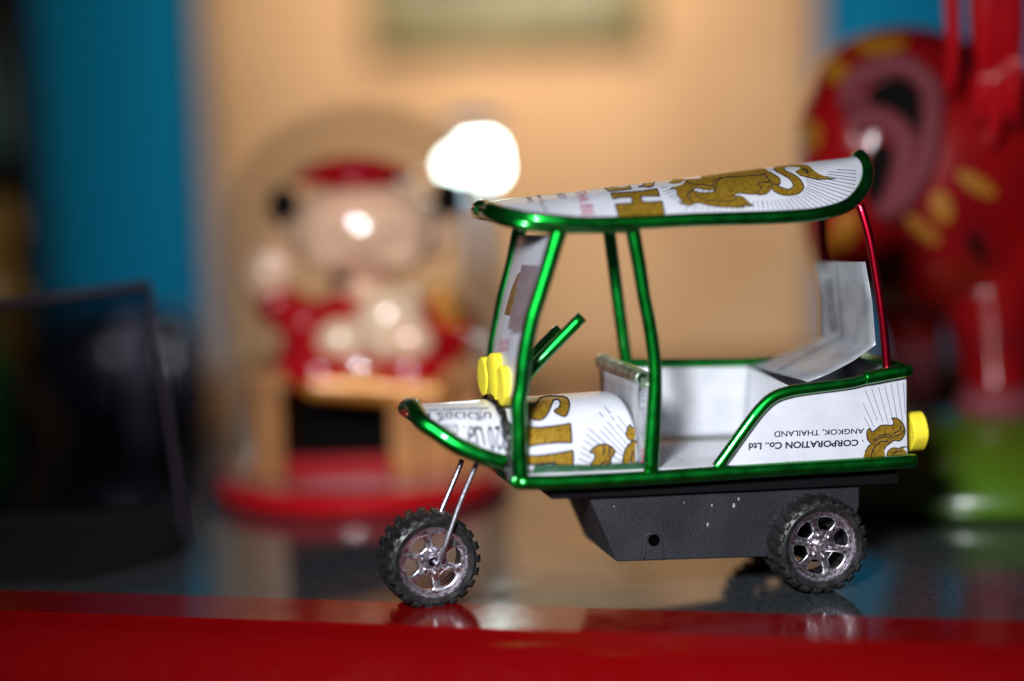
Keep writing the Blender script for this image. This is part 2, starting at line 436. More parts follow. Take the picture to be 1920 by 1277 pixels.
part("floor_flange", grid_mesh([[L(g0.lerp(g1, t)+Vector((0, d*1.0, (.9-d*.9)+.2*math.sin(t*9)))) for t in [i/16 for i in range(17)]] for d in (-1.2, -.6, 0, .6, 1.2, 2.2)]), mat("scraped_green_sheet", (0.03, 0.22, 0.08), 0.35, 0.6, 0.2, noise=(300, (0.3, 0.35, 0.3), .32, .45)))
usl0, usl1 = at(1034, 918, 3.5).x, at(1684, 893, 3.5).x
slab(usl0, usl1, 3.5, 44.5, fz0-.6, fz1-.6, (fz1-at(1684, 903, 3.5).z), "underfloor_slab", mat("shade_black_plastic", (.004, .004, .005), .9, spec=.08), .0003)  # plastic blackened to stand in for the shade under the sill

# ---- can body: half cylinder over the driver's feet and the bonnet
zt = at(1100, 739, 24).z; zb = at(1100, 876, 3).z
HWC = 21.0
def cyl(u, a):    # a from 0 (near bottom) to pi (far bottom)
    n = 2.35
    c, s_ = math.cos(a), math.sin(a)
    return Vector((u, 24-HWC*math.copysign(abs(c)**(2/n), c), zb+(zt-zb)*abs(s_)**(2/n)))
uc0, uc1 = at(950, 820, 3).x, at(1196, 830, 3).x
ang = [math.pi*j/48 for j in range(49)]
def cylz(u, a):
    p = cyl(u, a)
    # the near lower edge follows the floor and the rear end is drawn in a little
    t = max(0, (u-(uc1-3))/3)
    p.z -= t*t*1.2*math.sin(a); return p
cowl = part("cowl_sheet", grid_mesh([[L(cylz(uc0+(uc1-uc0)*i/24, a)) for a in ang] for i in range(25)]), MW); solid(cowl, .0002)
# bonnet: the same cylinder cut along a slanting curve
utip = at(765, 768, 24).x
full = link("tmp", grid_mesh([[L(cyl(utip-8+(uc0-utip+8)*i/60, a)) for a in ang] for i in range(61)]), None)
SF = Surf(full, TUK_M)
edge_px = [(790, 789), (816, 808), (856, 834), (903, 855), (944, 868)]
BE = []
for p in edge_px:
    h = SF.hit(p[0], p[1], 0)
    if h is not None: BE.append(TUK_I @ h*1000+OFF)
tip = Vector((at(776, 775, 24).x, 24, zt-.3))
BE = [tip]+BE
bpy.data.objects.remove(full)
def ang_of(p):
    best = min(range(0, 401), key=lambda k: (cyl(0, math.pi/2*k/400).y-p.y)**2+(cyl(0, math.pi/2*k/400).z-p.z)**2); return math.pi/2*best/400
EA = sorted([(ang_of(p), p.x) for p in BE[1:]]+[(math.pi/2, tip.x)])
EA = [(0.0, EA[0][1]+.5)]+EA if EA[0][0] > 0.01 else EA
def uedge(a):
    a = min(a, math.pi-a)
    for (a0, x0_), (a1, x1_) in zip(EA, EA[1:]):
        if a0 <= a <= a1:
            t = (a-a0)/max(a1-a0, 1e-6); return x0_+(x1_-x0_)*t
    return EA[0][1]
rows = [[L(cyl(uedge(a)+(uc0+.0-uedge(a))*i/20, a)) for a in ang] for i in range(21)]
bonnet = part("bonnet_sheet", grid_mesh(rows), MW); solid(bonnet, .0002)
bt = [L(p) for p in BE[::-1]]+[L(Vector((p.x, 48-p.y, p.z))) for p in BE[1:]]
part("bonnet_edge_tube", tube(bt, .0026, rough=.015, n=6), MG)
# glue seam
gl = []
for a in [math.pi*j/24 for j in range(25)]:
    p = cyl(uc0+1.0+random.uniform(-.25, .25), a); gl.append(L(p))
gl = [gl[0]+Vector((0, -.0002, -.0022))]+gl+[gl[-1]+Vector((0, 0, -.0022))]
part("glue_seam", tube(gl, [random.uniform(.0010, .0017) for _ in gl], n=4, sides=10, rough=.12), MGLUE)
slab(uc0+.5, uc0+4.5, 20, 28, zt+2.4, zt+2.4, 4.0, "glue_seam", MGLUE, .0008)

# ---- windscreen sheet between the front posts (slightly bowed)
def colpts(pxs, v, off): return [at(x, y, v)+Vector(off) for x, y in pxs]
wn = cat(colpts([(1040, 440), (1029, 495), (1009, 560), (996, 603), (984, 665), (977, 728), (974, 752)], 1.5, (-1.2, 0, 0)), 4)
wf = cat(colpts([(972, 440), (961, 495), (945, 558), (937, 600), (929, 640), (925, 680), (924, 700)], 46.5, (-.6, 0, 0)), 4)
rows = []
for a, b in zip(wn, wf):
    rows.append([L(a.lerp(b, t)+Vector((-2.0*math.sin(math.pi*t), 0, 0))) for t in [j/14 for j in range(15)]])
wind = part("windscreen_sheet", grid_mesh(rows), mat("dull_white_sheet", (.5, .5, .56), .4, .1, .1, noise=(120, (.42, .42, .48), .3, .6))); solid(wind, .0002)

# ---- handlebars
part("handlebar", tube([Lp(975, 728, 14), Lp(1000, 690, 14), Lp(1091, 594, 14)], .0018, hollow=True), MG)
part("handlebar", tube([Lp(958, 712, 34), Lp(985, 680, 34), Lp(1049, 616, 34)], .0017, hollow=True), MG)

# ---- yellow headlamps and tail lamp
def disc(name, c, r, th, axis_dir, lab):
    me = lathe([(r*.93, -th*.5), (r, -th*.5+.0004), (r, th*.5-.0004), (r*.93, th*.5)], 40, 'x')
    bm = bmesh.new(); bm.from_mesh(me)
    for v in bm.verts:
        rr = 1+.025*math.sin(5*math.atan2(v.co.z, v.co.y)+r*9999); v.co.y *= rr; v.co.z *= rr
    bmesh.ops.transform(bm, matrix=Matrix.Translation(c), verts=bm.verts); bm.to_mesh(me); bm.free()
    o = part(name, me, MY, True, label=lab); sharp(o, 40); return o
disc("headlamp", Lp(938, 723, 13)+Vector((.0025, 0, 0)), .0060, .0052, 1, "near yellow foam headlamp")
disc("headlamp", Lp(921, 711, 24)+Vector((.0025, 0, 0)), .0080, .0050, 1, "large middle yellow foam headlamp")
disc("headlamp", Lp(903, 706, 35)+Vector((.0025, 0, 0)), .0061, .0050, 1, "far yellow foam headlamp")
disc("tail_lamp", Lp(1713, 808, 9), .0061, .0050, 1, "yellow foam tail lamp")

# ---- front seat wall with rolled top and folded near flange
uw = at(1214, 800, 3).x
def plate(corners, name, m, n=6, th=.0002):
    a, b, c, d = [Vector(q) for q in corners]
    o = part(name, grid_mesh([[L(a.lerp(b, s).lerp(d.lerp(c, s), t)) for s in [i/n for i in range(n+1)]] for t in [j/n for j in range(n+1)]]), m); solid(o, th); return o
zr = at(1205, 712, 3).z
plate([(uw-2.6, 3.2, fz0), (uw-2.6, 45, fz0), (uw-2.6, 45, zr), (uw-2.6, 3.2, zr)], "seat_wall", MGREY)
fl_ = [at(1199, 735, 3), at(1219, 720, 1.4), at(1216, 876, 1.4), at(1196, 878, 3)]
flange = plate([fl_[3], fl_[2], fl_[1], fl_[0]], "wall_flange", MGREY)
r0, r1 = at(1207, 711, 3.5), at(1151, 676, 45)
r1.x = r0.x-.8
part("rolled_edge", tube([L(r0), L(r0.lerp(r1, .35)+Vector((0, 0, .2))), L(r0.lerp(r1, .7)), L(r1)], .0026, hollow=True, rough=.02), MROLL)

# ---- rear tub
side_px = [(1352, 872), (1400, 806), (1440, 760), (1470, 738), (1510, 728), (1570, 722), (1640, 707), (1697, 695), (1701, 855), (1600, 861), (1450, 869)]
sp = [at(x, y, 1.6) for x, y in side_px]
me = fill2d([[(p.x, -p.z) for p in sp]])
vs = [L((v.co.x, 1.6, v.co.y)) for v in me.vertices]
side = part("side_panel", mesh("side", vs, [tuple(p.vertices) for p in me.polygons]), MW, False); solid(side, .0002)
tr = [(1343, 876, .8), (1352, 866, .8), (1395, 806, .8), (1425, 767, .8), (1450, 745, .8), (1480, 734, .8), (1520, 728, .8), (1560, 723, .8), (1600, 717, .8), (1640, 706, .8)]
part("tub_rail", tube([Lp(*p) for p in tr], [.0017, .0018, .0018, .0018, .0018, .0018, .0017, .0017, .0017, .0017]), MG)
part("tub_rail", tube([Lp(1622, 709, .6), Lp(1650, 704, .6), Lp(1698, 695, .6)], .0021, rough=.02), MG)
uend = at(1700, 800, 1.6).x
ztub = at(1698, 695, .8).z
zfar = at(1300, 681, 47).z
plate([(at(1190, 760, 47).x, 46.6, fz0), (uend, 46.6, fz1), (uend, 46.6, ztub), (at(1190, 760, 47).x, 46.6, zfar)], "side_panel", MAL, 10)
part("tub_rail", tube([Lp(1178, 681, 47), Lp(1240, 681, 47), Lp(1330, 680, 47), Lp(1430, 677, 47), L((uend, 47, ztub))], .0016), MG)
plate([(uend, 1.8, fz1), (uend, 46.4, fz1), (uend, 46.4, ztub), (uend, 1.8, ztub)], "tail_panel", MW)
part("tub_rail", tube([L((uend+.2, 1, ztub)), L((uend+.2, 47, ztub))], .0019), MG)
# rear seat
uf = at(1484, 723, 5).x
fA, fB = at(1405, 687, 45), at(1480, 724, 5)
zsf = (fA.z+fB.z)/2
plate([(uf-1, 5, fz1), (uf-1, 46, fz1), (fA.x, 46, fA.z), (fB.x, 5, fB.z)], "seat_front", MAL, 12)
kN, kF = at(1642, 646, 4), at(1537, 631, 45)
tN, tF = at(1622, 491, 4), at(1527, 491, 45)
fN, fF = at(1515, 716, 4), at(1405, 685, 45)
rows = []
def bow(p, a): return p+Vector((0, 0, a))
prof = [(fN, fF), (fN.lerp(kN, .3)+Vector((0, 0, -1.0)), fF.lerp(kF, .3)+Vector((0, 0, -.6))), (fN.lerp(kN, .65)+Vector((0, 0, -1.2)), fF.lerp(kF, .65)+Vector((0, 0, -.8))),
        (fN.lerp(kN, .93)+Vector((0, 0, -.3)), fF.lerp(kF, .93)+Vector((0, 0, -.2))), (kN, kF), (kN.lerp(tN, .07), kF.lerp(tF, .07)), (kN.lerp(tN, .5)+Vector((.6, 0, 0)), kF.lerp(tF, .5)+Vector((.8, 0, 0))), (tN, tF)]
for a, b in prof: rows.append([L(a.lerp(b, t)) for t in [j/10 for j in range(11)]])
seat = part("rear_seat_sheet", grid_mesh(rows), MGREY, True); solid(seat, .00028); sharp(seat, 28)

# ---- chassis
cpx = [(1104, 934), (1156, 1054), (1300, 1049), (1430, 1045), (1560, 1042), (1600, 985), (1612, 950), (1612, 896), (1350, 915)]
cp = [L(at(x, y, 6)) for x, y in cpx]
ch = part("chassis_box", prism(cp, Vector((0, .036, 0))), MBLK, False); bevel(ch, .0006, 3, 20)
hc = [(1207, 1050.5), (1208, 1022), (1211, 1004), (1236, 1003), (1240, 1020), (1243, 1049)]
part("slot_rim", tube([L(at(x, y, 5.9)) for x, y in [(1206, 1050), (1210, 1020), (1213, 1003), (1236, 1002), (1241, 1020), (1244, 1049)]], .00035, n=4, sides=8), MBLK)
part("screw_hole", lathe([(.0018, -.0002), (.0018, .0001)], 24, 'y'), MHOLE, False).location = Lp(1226, 1013, 5.9)
for (x, y, r_) in [(1327, 984, .0007), (1335, 948, .0005), (1376, 948, .0008), (1385, 936, .0006), (1152, 950, .0003), (1283, 943, .0003)]:
    me = lathe([(r_*.2, -.00008), (r_*.8, -.00003), (r_, .0001)], 10, 'y')
    for v in me.vertices: v.co.x *= random.uniform(.3, .75); v.co.z *= random.uniform(.7, 1.3)
    o = part("paint_fleck", me, MDIRT, False); o.location = Lp(x, y, 5.95)

# ---- fork
part("fork_wire", tube([Lp(897, 864, 15), Lp(891, 876, 15.5), Lp(862, 945, 16), Lp(836, 1020, 16), Lp(824, 1052, 17)], .00078, sides=10), MWIRE)
part("fork_wire", tube([Lp(866, 862, 33), Lp(860, 880, 33), Lp(828, 956, 32), Lp(800, 1020, 31)], .00078, sides=10), MWIRE)

# ---- wheels
def wheel(center, yaw, RR, width, open_hub, spin, flip=False):
    wr = empty("wheel"); wr.parent = tuk; wr.location = center; wr.rotation_euler = (0, 0, yaw)
    W2 = width/2
    # tyre
    r_in = RR*.70
    prof = [(r_in, -W2*.80), (r_in+.0006, -W2*.96), (RR*.84, -W2), (RR*.90, -W2*.93), (RR*.935, -W2*.7), (RR*.945, 0), (RR*.935, W2*.7), (RR*.90, W2*.93), (RR*.84, W2), (r_in+.0006, W2*.96), (r_in, W2*.80), (r_in-.0006, 0), (r_in, -W2*.80)]
    mes = [lathe(prof, 64, 'y', cap=False)]
    nlug = 22
    for k in range(nlug):
        for sgn in (-1, 1):
            a = 2*math.pi*(k+(0.5 if sgn > 0 else 0))/nlug
            da = 2*math.pi/nlug*.30
            tn = Vector((-math.sin(a), 0, math.cos(a)))
            poly = []
            # side-wrapping lug: profile in (r,y)
            rp = [(RR*.86, sgn*W2*1.02), (RR*.93, sgn*W2*1.03), (RR*1.0, sgn*W2*.86), (RR*1.0, sgn*W2*.06), (RR*.93, sgn*W2*.04)]
            vs = []
            for q in (-1, 1):
                for j, (r_, y_) in enumerate(rp):
                    tw = a+q*da*(1.0 if j < 3 else .8)+(.10 if j >= 3 else 0)*sgn
                    vs.append((r_*math.cos(tw), y_, r_*math.sin(tw)))
            n = len(rp)
            fs = [tuple(range(n))[::-1], tuple(range(n, 2*n))]+[(i, (i+1) % n, n+(i+1) % n, n+i) for i in range(n)]
            m_ = mesh("lug", vs, fs); bm = bmesh.new(); bm.from_mesh(m_); bmesh.ops.recalc_face_normals(bm, faces=bm.faces)
            bmesh.ops.bevel(bm, geom=bm.edges[:], offset=.00018, segments=1, affect='EDGES'); bm.to_mesh(m_); bm.free(); mes.append(m_)
    ty = link("tyre", join_meshes(mes), MRUB, wr); sharp(ty, 30)
    # rim: face with six windows
    rr = RR*.70
    loops = [[(rr*.97*math.cos(2*math.pi*k/72), rr*.97*math.sin(2*math.pi*k/72)) for k in range(72)]]
    if open_hub: loops.append([(rr*.17*math.cos(2*math.pi*k/24), rr*.17*math.sin(2*math.pi*k/24)) for k in range(24)])
    for k in range(6):
        a = 2*math.pi*k/6+spin
        ctl = [(.85, -.33), (.89, 0), (.85, .33), (.68, .40), (.46, .33), (.41, 0), (.46, -.33), (.68, -.40)]
        loops.append([(p.x, p.y) for p in cat([Vector((rr*c_*math.cos(a+d_), rr*c_*math.sin(a+d_), 0)) for c_, d_ in ctl], 4, True)])
    cu = bpy.data.curves.new("rim", 'CURVE'); cu.dimensions = '2D'; cu.fill_mode = 'BOTH'; cu.extrude = .0006; cu.bevel_depth = .00035; cu.bevel_resolution = 2
    for lp in loops:
        s_ = cu.splines.new('POLY'); s_.points.add(len(lp)-1); s_.use_cyclic_u = True
        for q, p in zip(s_.points, lp): q.co = (p[0], p[1], 0, 1)
    co = bpy.data.objects.new("rim", cu); C.objects.link(co)
    bpy.context.view_layer.update()
    me = eval_mesh(co); bpy.data.objects.remove(co)
    bm = bmesh.new(); bm.from_mesh(me); bmesh.ops.remove_doubles(bm, verts=bm.verts, dist=1e-6)
    bmesh.ops.transform(bm, matrix=Matrix.Rotation(R(90), 4, 'X'), verts=bm.verts)
    for v in bm.verts: v.co.y += -W2*.80+.0010 - .0
    # dish slightly towards the hub
    for v in bm.verts:
        q = math.hypot(v.co.x, v.co.z)/rr; v.co.y += .0007*max(0, 1-((q-.55)/.45)**2)*(1 if q > .3 else .4)
    bm.to_mesh(me); bm.free()
    ms = [me, lathe([(rr*.93, -W2*.74), (rr*1.0, -W2*.92), (rr*1.045, -W2*.93), (rr*1.04, -W2*.7), (rr*1.0, W2*.5), (rr*.97, W2*.5), (rr*.93, -W2*.6), (rr*.93, -W2*.74)], 64, 'y', cap=False)]
    for k in range(6):
        a = 2*math.pi*(k+.5)/6+spin
        b_ = lathe([(.00008, -.0007), (.0004, -.0006), (.0005, .0003)], 10, 'y')
        bm = bmesh.new(); bm.from_mesh(b_); bmesh.ops.translate(bm, vec=(rr*.33*math.cos(a), -W2*.80, rr*.33*math.sin(a)), verts=bm.verts); bm.to_mesh(b_); bm.free(); ms.append(b_)
    if not open_hub:
        ms.append(lathe([(.0001, -W2*.80-.0010), (.0008, -W2*.8-.0012), (.0013, -W2*.8-.0006), (.0019, -W2*.8-.0007), (.0021, -W2*.8+.0004), (.0021, 0)], 28, 'y'))
    rim = link("rim", join_meshes(ms), MCH, wr); sharp(rim, 40)
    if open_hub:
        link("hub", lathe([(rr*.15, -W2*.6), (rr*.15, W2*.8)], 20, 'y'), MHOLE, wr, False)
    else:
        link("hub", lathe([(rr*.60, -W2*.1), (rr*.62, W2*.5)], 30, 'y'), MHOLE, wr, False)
    return wr
cR = at(1544, 1027, -4)
RWH = .0149
ur = cR.x
wheel(L((ur, 4.2, RWH*1000)), 0, RWH, .0165, False, .26)
wheel(L((ur, 43.8, RWH*1000)), math.pi, RWH, .0165, False, .1)
part("rear_axle", tube([L((ur, 8, RWH*1000)), L((ur, 40, RWH*1000))], .0012, n=2), MWIRE)
cF = at(811, 1055, 18)
print("rear hub z", cR.z, "front hub", cF)
wheel(L((cF.x, 24.5, RWH*1000)), R(5), RWH, .0135, True, .15)
part("front_axle", tube([L((cF.x+1.2, 15.8, 15)), L((cF.x-.6, 32, 15))], .0007, n=2), MWIRE)

# ---- print on the sheets
S_roof = Surf(roof, TUK_M); S_cowl = Surf(cowl, TUK_M); S_bon = Surf(bonnet, TUK_M); S_side = Surf(side, TUK_M)
S_wind = Surf(wind, TUK_M); S_fl = Surf(flange, TUK_M); S_seat = Surf(seat, TUK_M)
D1, D2, D3 = .00016, .00020, .00024
def pr(sheet, surf, loops, m, off=D2, name="print"): return lay(fill2d(loops), surf, off, m, name, sheet)
def ps(sheet, surf, lines, wd, m, off=D3, name="print_line"): return lay(stroke2d(lines, wd), surf, off, m, name, sheet)
def pt(sheet, surf, body, quad, m, off=D2, bold=0.0, name="lettering"): return lay(text2d(body, quad, bold), surf, off, m, name, sheet, maxlen=6)
A = lambda p: cs(1250, 280, 9.6, p)
B = lambda p: cs(1430, 280, 8.727, p)
Cc = lambda p: cs(1060, 320, 8.727, p)
D = lambda p: cs(970, 720, 7.512, p)
E = lambda p: cs(750, 745, 8.51, p)
F = lambda p: cs(1540, 680, 6.385, p)
G = lambda p: cs(1380, 720, 7.385, p)
# roof rays
cb = (-60, 280); outs = [(1530, 355, .8), (1530, 410, .72), (1522, 468, .70), (1525, 522, .68), (1512, 585, .52), (1500, 650, .49), (1465, 712, .50), (1430, 775, .52), (1350, 825, .56), (1270, 870, .58), (1180, 890, .61), (1080, 915, .64), (985, 935, .68), (890, 950, .71), (790, 960, .72), (700, 968, .73), (605, 975, .74), (515, 985, .76), (425, 990, .77), (335, 990, .78), (255, 990, .79), (175, 990, .80), (95, 990, .80), (10, 990, .80)]
lines = [B([(cb[0]+(x-cb[0])*f, cb[1]+(y-cb[1])*f), (x, y)]) for x, y, f in outs]
lines += [A([a, b]) for a, b in [((1560, 930), (1560, 1100)), ((1630, 930), (1650, 1090)), ((1710, 940), (1740, 1090)), ((330, 1085), (390, 1035)), ((470, 1100), (560, 1000)), ((610, 1090), (660, 1030)), ((730, 1095), (770, 1040)), ((850, 1100), (880, 1060)), ((960, 1100), (980, 1065)), ((1065, 1100), (1080, 1065)), ((1170, 1095), (1190, 1065)), ((1270, 1095), (1290, 1065)), ((1370, 1090), (1390, 1050)), ((1460, 1090), (1480, 1040)), ((0, 755), (60, 740)), ((0, 810), (150, 755)), ((50, 865), (180, 815)), ((110, 915), (195, 870)), ((175, 965), (250, 925)), ((240, 1025), (270, 1010)), ((540, 750), (590, 715)), ((630, 770), (670, 735)), ((730, 780), (775, 745)), ((830, 780), (860, 755))]]
lines += [Cc([a, b]) for a, b in [((1570, 290), (1670, 270)), ((1600, 350), (1720, 315)), ((1655, 385), (1790, 340)), ((1700, 435), (1810, 395)), ((1760, 480), (1830, 450)), ((1820, 525), (1890, 490))]]
ps(roof, S_roof, lines, 1.25, MRAY, D1)
lion = [(60, 735), (120, 690), (250, 655), (320, 600), (340, 555), (500, 545), (620, 530), (640, 480), (1000, 400), (1400, 350), (1700, 330), (1850, 420), (2025, 528), (2036, 638), (1900, 690), (1840, 770), (1780, 815), (1660, 835), (1640, 820), (1450, 815), (1300, 800), (1220, 825), (1240, 850), (1320, 850), (1400, 890), (1480, 970), (1550, 1020), (1450, 1030), (1330, 1010), (1390, 1055), (1000, 1050), (750, 1020), (550, 975), (430, 1020), (300, 1000), (230, 970), (290, 945), (230, 890), (180, 810), (180, 750), (120, 720)]
hole = [(490, 720), (560, 705), (700, 740), (860, 745), (860, 770), (720, 790), (540, 775), (490, 740)]
pr(roof, S_roof, [sm(A(lion), 3), A(hole)], MGOLD)
pr(roof, S_roof, [A([(30, 612), (120, 632), (250, 612), (330, 545), (330, 480), (80, 500), (40, 545), (80, 580)])], MGOLD)
tail = [(140, 640), (180, 600), (240, 600), (330, 640), (420, 660), (480, 630), (495, 590), (440, 500), (330, 430), (220, 370), (180, 330), (230, 280), (400, 255), (560, 250), (740, 275), (820, 340), (900, 400), (1050, 460), (1190, 490), (1050, 497), (880, 497), (740, 470), (600, 430), (535, 380), (560, 350), (620, 320), (560, 300), (420, 290), (350, 320), (370, 360), (480, 410), (580, 470), (650, 560), (670, 640), (620, 710), (540, 750), (400, 765), (280, 745), (170, 690)]
pr(roof, S_roof, [sm(B(tail), 3)], MGOLD)
ps(roof, S_roof, [A(lion[11:14]), A(lion[14:]), A([(120, 720), (60, 735), (120, 690)]), A([(510, 790), (560, 870), (680, 920), (900, 945), (1150, 940), (1260, 890), (1240, 850)]), A([(480, 735), (370, 800), (360, 880), (440, 940)]),
    A([(490, 745), (410, 800), (420, 900), (480, 960)]), A([(870, 740), (840, 640), (880, 560), (1020, 520)]), A([(895, 740), (885, 620), (960, 550), (1010, 530)]), A([(1050, 512), (1450, 490), (1700, 470), (1800, 430)]),
    A([(350, 580), (450, 630), (850, 670)]), A([(1850, 600), (1660, 610), (1640, 640), (1700, 700), (1660, 760), (1650, 830)]), A([(1750, 460), (1850, 570), (1900, 620)]), A(hole+[hole[0]]),
    B([(0, 550), (80, 550), (110, 520), (60, 450)]), B([(100, 620), (160, 590), (260, 580)]), B([(60, 670), (100, 620)]), B([(280, 490), (285, 570), (240, 595)])], 1.5, MINK)
ps(roof, S_roof, [B(tail[2:11]), B(tail[18:23]), B(tail[28:]), B([(690, 350), (740, 365), (700, 390), (680, 370)]), B([(640, 340), (700, 330), (740, 360), (720, 410)])], 1.6, MINK)
H = [(740, 375), (1000, 365), (1250, 345), (1500, 305), (1545, 430), (1380, 425), (1230, 430), (1260, 520), (1400, 525), (1580, 505), (1615, 660), (1300, 690), (860, 710), (830, 620), (810, 555), (950, 550), (1100, 540), (1080, 440), (900, 450), (780, 475)]
H = H[:11]+[(1622, 760), (870, 770)]+H[13:]
pr(roof, S_roof, [Cc(H)], MGOLD); 
for seg in zip(Cc(H), Cc(H[1:]+H[:1])): ps(roof, S_roof, [list(seg)], 2.3, MINK)
g1_ = [(640, 290), (700, 270), (810, 235), (830, 275), (900, 285), (990, 270), (1050, 250), (1080, 310), (930, 325), (710, 345)]
g2_ = [(1190, 275), (1270, 250), (1290, 215), (1300, 180), (1450, 170), (1455, 210), (1430, 260), (1380, 280), (1260, 272)]
pr(roof, S_roof, [Cc(g1_)], MGOLD); pr(roof, S_roof, [Cc(g2_)], MGOLD)
ps(roof, S_roof, [Cc([(640, 290), (710, 345)]), Cc([(710, 345), (930, 325), (1080, 310)]), Cc([(1080, 310), (1050, 250)]), Cc(g2_[4:]+g2_[:3])], 1.7, MINK)
pt(roof, S_roof, "THAI", [Cc([p])[0] for p in ((150, 350), (235, 522), (405, 490), (320, 335))], MREDP)
pt(roof, S_roof, "BEER", [Cc([p])[0] for p in ((245, 572), (325, 985), (520, 965), (435, 558))], MREDP)
K = lambda p: cs(880, 260, 4.2575, p)
pt(roof, S_roof, "ion Co., Ltd", [K([p])[0] for p in ((530, 450), (585, 575), (640, 590), (575, 448))], MINK)
pt(roof, S_roof, "1002", [K([p])[0] for p in ((448, 463), (475, 512), (517, 512), (480, 458))], MINK)
pt(roof, S_roof, "333", [K([p])[0] for p in ((690, 438), (720, 482), (780, 480), (755, 432))], MRAY)
# cowl print
Sg = [(150, 300), (180, 300), (240, 305), (280, 270), (320, 210), (420, 180), (560, 180), (680, 195), (730, 260), (725, 370), (665, 465), (520, 395), (590, 330), (600, 260), (560, 225), (510, 240), (480, 300), (440, 400), (370, 490), (290, 515), (200, 490), (140, 430), (110, 330)]
Ig = [(130, 605), (300, 620), (500, 600), (650, 580), (745, 560), (760, 700), (765, 830), (600, 825), (400, 840), (250, 860), (110, 895), (60, 760)]
Ng = [(110, 1010), (300, 1010), (550, 980), (700, 950), (780, 935), (787, 1050), (770, 1230), (400, 1230), (540, 1110), (350, 1125), (110, 1140)]
f1 = [(1015, 965), (1050, 920), (1130, 865), (1240, 850), (1330, 890), (1370, 950), (1350, 1000), (1310, 1070), (1340, 1210), (1020, 1210), (1045, 1110), (1085, 1050), (1080, 980)]
f2 = [(1545, 640), (1580, 580), (1610, 620), (1690, 630), (1690, 790), (1580, 790), (1530, 720)]
f3 = [(1480, 1200), (1485, 1050), (1510, 940), (1570, 850), (1650, 790), (1690, 780), (1690, 1200)]
ps(cowl, S_cowl, [D([a, b]) for a, b in [((1410, 450), (1540, 620)), ((1390, 560), (1530, 720)), ((1260, 530), (1550, 860)), ((1210, 590), (1510, 910)), ((1160, 650), (1480, 960)), ((1090, 710), (1260, 850)), ((1000, 630), (1090, 705)), ((960, 700), (1150, 850)), ((930, 790), (1060, 880)), ((895, 880), (1010, 945)), ((880, 960), (1050, 1050)), ((860, 1050), (1030, 1120)), ((1320, 460), (1370, 520)), ((1370, 930), (1480, 1010)), ((1360, 1020), (1470, 1090)), ((1150, 400), (1210, 470)), ((1230, 330), (1310, 420))]], 1.7, MRAY, D1)
for g_ in (Sg, f1, f2, f3): pr(cowl, S_cowl, [sm(D(g_), 3)], MGOLD)
for g_ in (Ig, Ng): pr(cowl, S_cowl, [D(g_)], MGOLD)
ps(cowl, S_cowl, [D(Sg+[Sg[0]])], 2.8, MINK)
for g_, wd in ((Ig, 3.2), (Ng, 3.2)):
    for seg in zip(D(g_), D(g_[1:]+g_[:1])): ps(cowl, S_cowl, [list(seg)], wd, MINK)
ps(cowl, S_cowl, [D(f1[:9]), D(f1[9:]+[f1[0]]), D([(1200, 870), (1220, 920), (1205, 1000)]), D([(1290, 890), (1300, 940), (1280, 1000)])], 3.0, MINK)
ps(cowl, S_cowl, [D(f2+[f2[0]]), D(f3[:5]), D([(1150, 1190), (1170, 1130), (1230, 1095), (1310, 1090)]), D([(1190, 1190), (1230, 1140), (1310, 1120)]), D([(1610, 1180), (1600, 1050), (1640, 930)])], 2.6, MINK)
# bonnet lettering, upside down
pt(bonnet, S_bon, "บริวเวอรี่", [E([p])[0] for p in ((1455, 243), (590, 250), (600, 400), (1450, 395))], MINK, bold=.006)
pt(bonnet, S_bon, "ผลิตและบรรจุโดย บริษัท", [E([p])[0] for p in ((1400, 150), (400, 190), (400, 240), (1400, 215))], MINK)
for ch_, (xa, xb, ya, yb, sk) in {"3": (1720, 1620, 465, 860, 20), "2": (1610, 1525, 465, 850, 15), "0": (1500, 1410, 462, 845, 28), "ม": (1335, 1200, 465, 770, 35), "ล": (1190, 1080, 462, 765, 20), ".": (1035, 1005, 462, 500, 0), "ด": (925, 835, 440, 600, 0), "เ": (800, 765, 440, 580, 0), "อ": (755, 660, 440, 560, 0)}.items():
    pt(bonnet, S_bon, ch_, [E([p])[0] for p in ((xa-sk, ya), (xb-sk, ya), (xb+sk, yb), (xa+sk, yb))], MINK, bold=.006)
pt(bonnet, S_bon, "1", [E([p])[0] for p in ((485, 260), (440, 260), (440, 310), (480, 330))], MINK)
# side panel print
lp_ = [(540, 860), (545, 815), (580, 785), (600, 825), (640, 805), (700, 755), (760, 745), (850, 745), (860, 700), (840, 665), (900, 665), (960, 710), (990, 770), (1000, 830), (970, 900), (930, 935), (870, 930), (810, 970), (770, 1000), (750, 1040), (745, 1160), (515, 1160), (520, 1070), (560, 1000), (590, 970), (550, 920)]
l2_ = [(780, 1160), (790, 1070), (850, 1020), (920, 1025), (960, 1010), (1020, 1010), (1040, 1050), (1060, 1160)]
ps(side, S_side, [F([a, b]) for a, b in [((525, 330), (670, 695)), ((600, 310), (735, 720)), ((680, 290), (800, 730)), ((755, 270), (850, 680)), ((832, 250), (903, 665)), ((905, 240), (970, 700)), ((500, 490), (630, 775)), ((510, 650), (580, 785)), ((980, 230), (1003, 620))]], 1.0, MRAY, D1)
pr(side, S_side, [sm(F(lp_), 3)], MGOLD); pr(side, S_side, [sm(F(l2_), 3)], MGOLD)
ps(side, S_side, [F(lp_[:20]), F(lp_[22:]+[lp_[0]]), F([(620, 930), (700, 870), (800, 860), (860, 900)]), F([(640, 940), (720, 890), (790, 890), (830, 920)]), F([(590, 1130), (620, 1030), (700, 950), (800, 940)]), F([(860, 840), (930, 810), (955, 740)]), F([(880, 880), (960, 850), (985, 800)]), F(l2_[:7]), F([(850, 1090), (900, 1060), (960, 1060)])], 2.0, MINK)
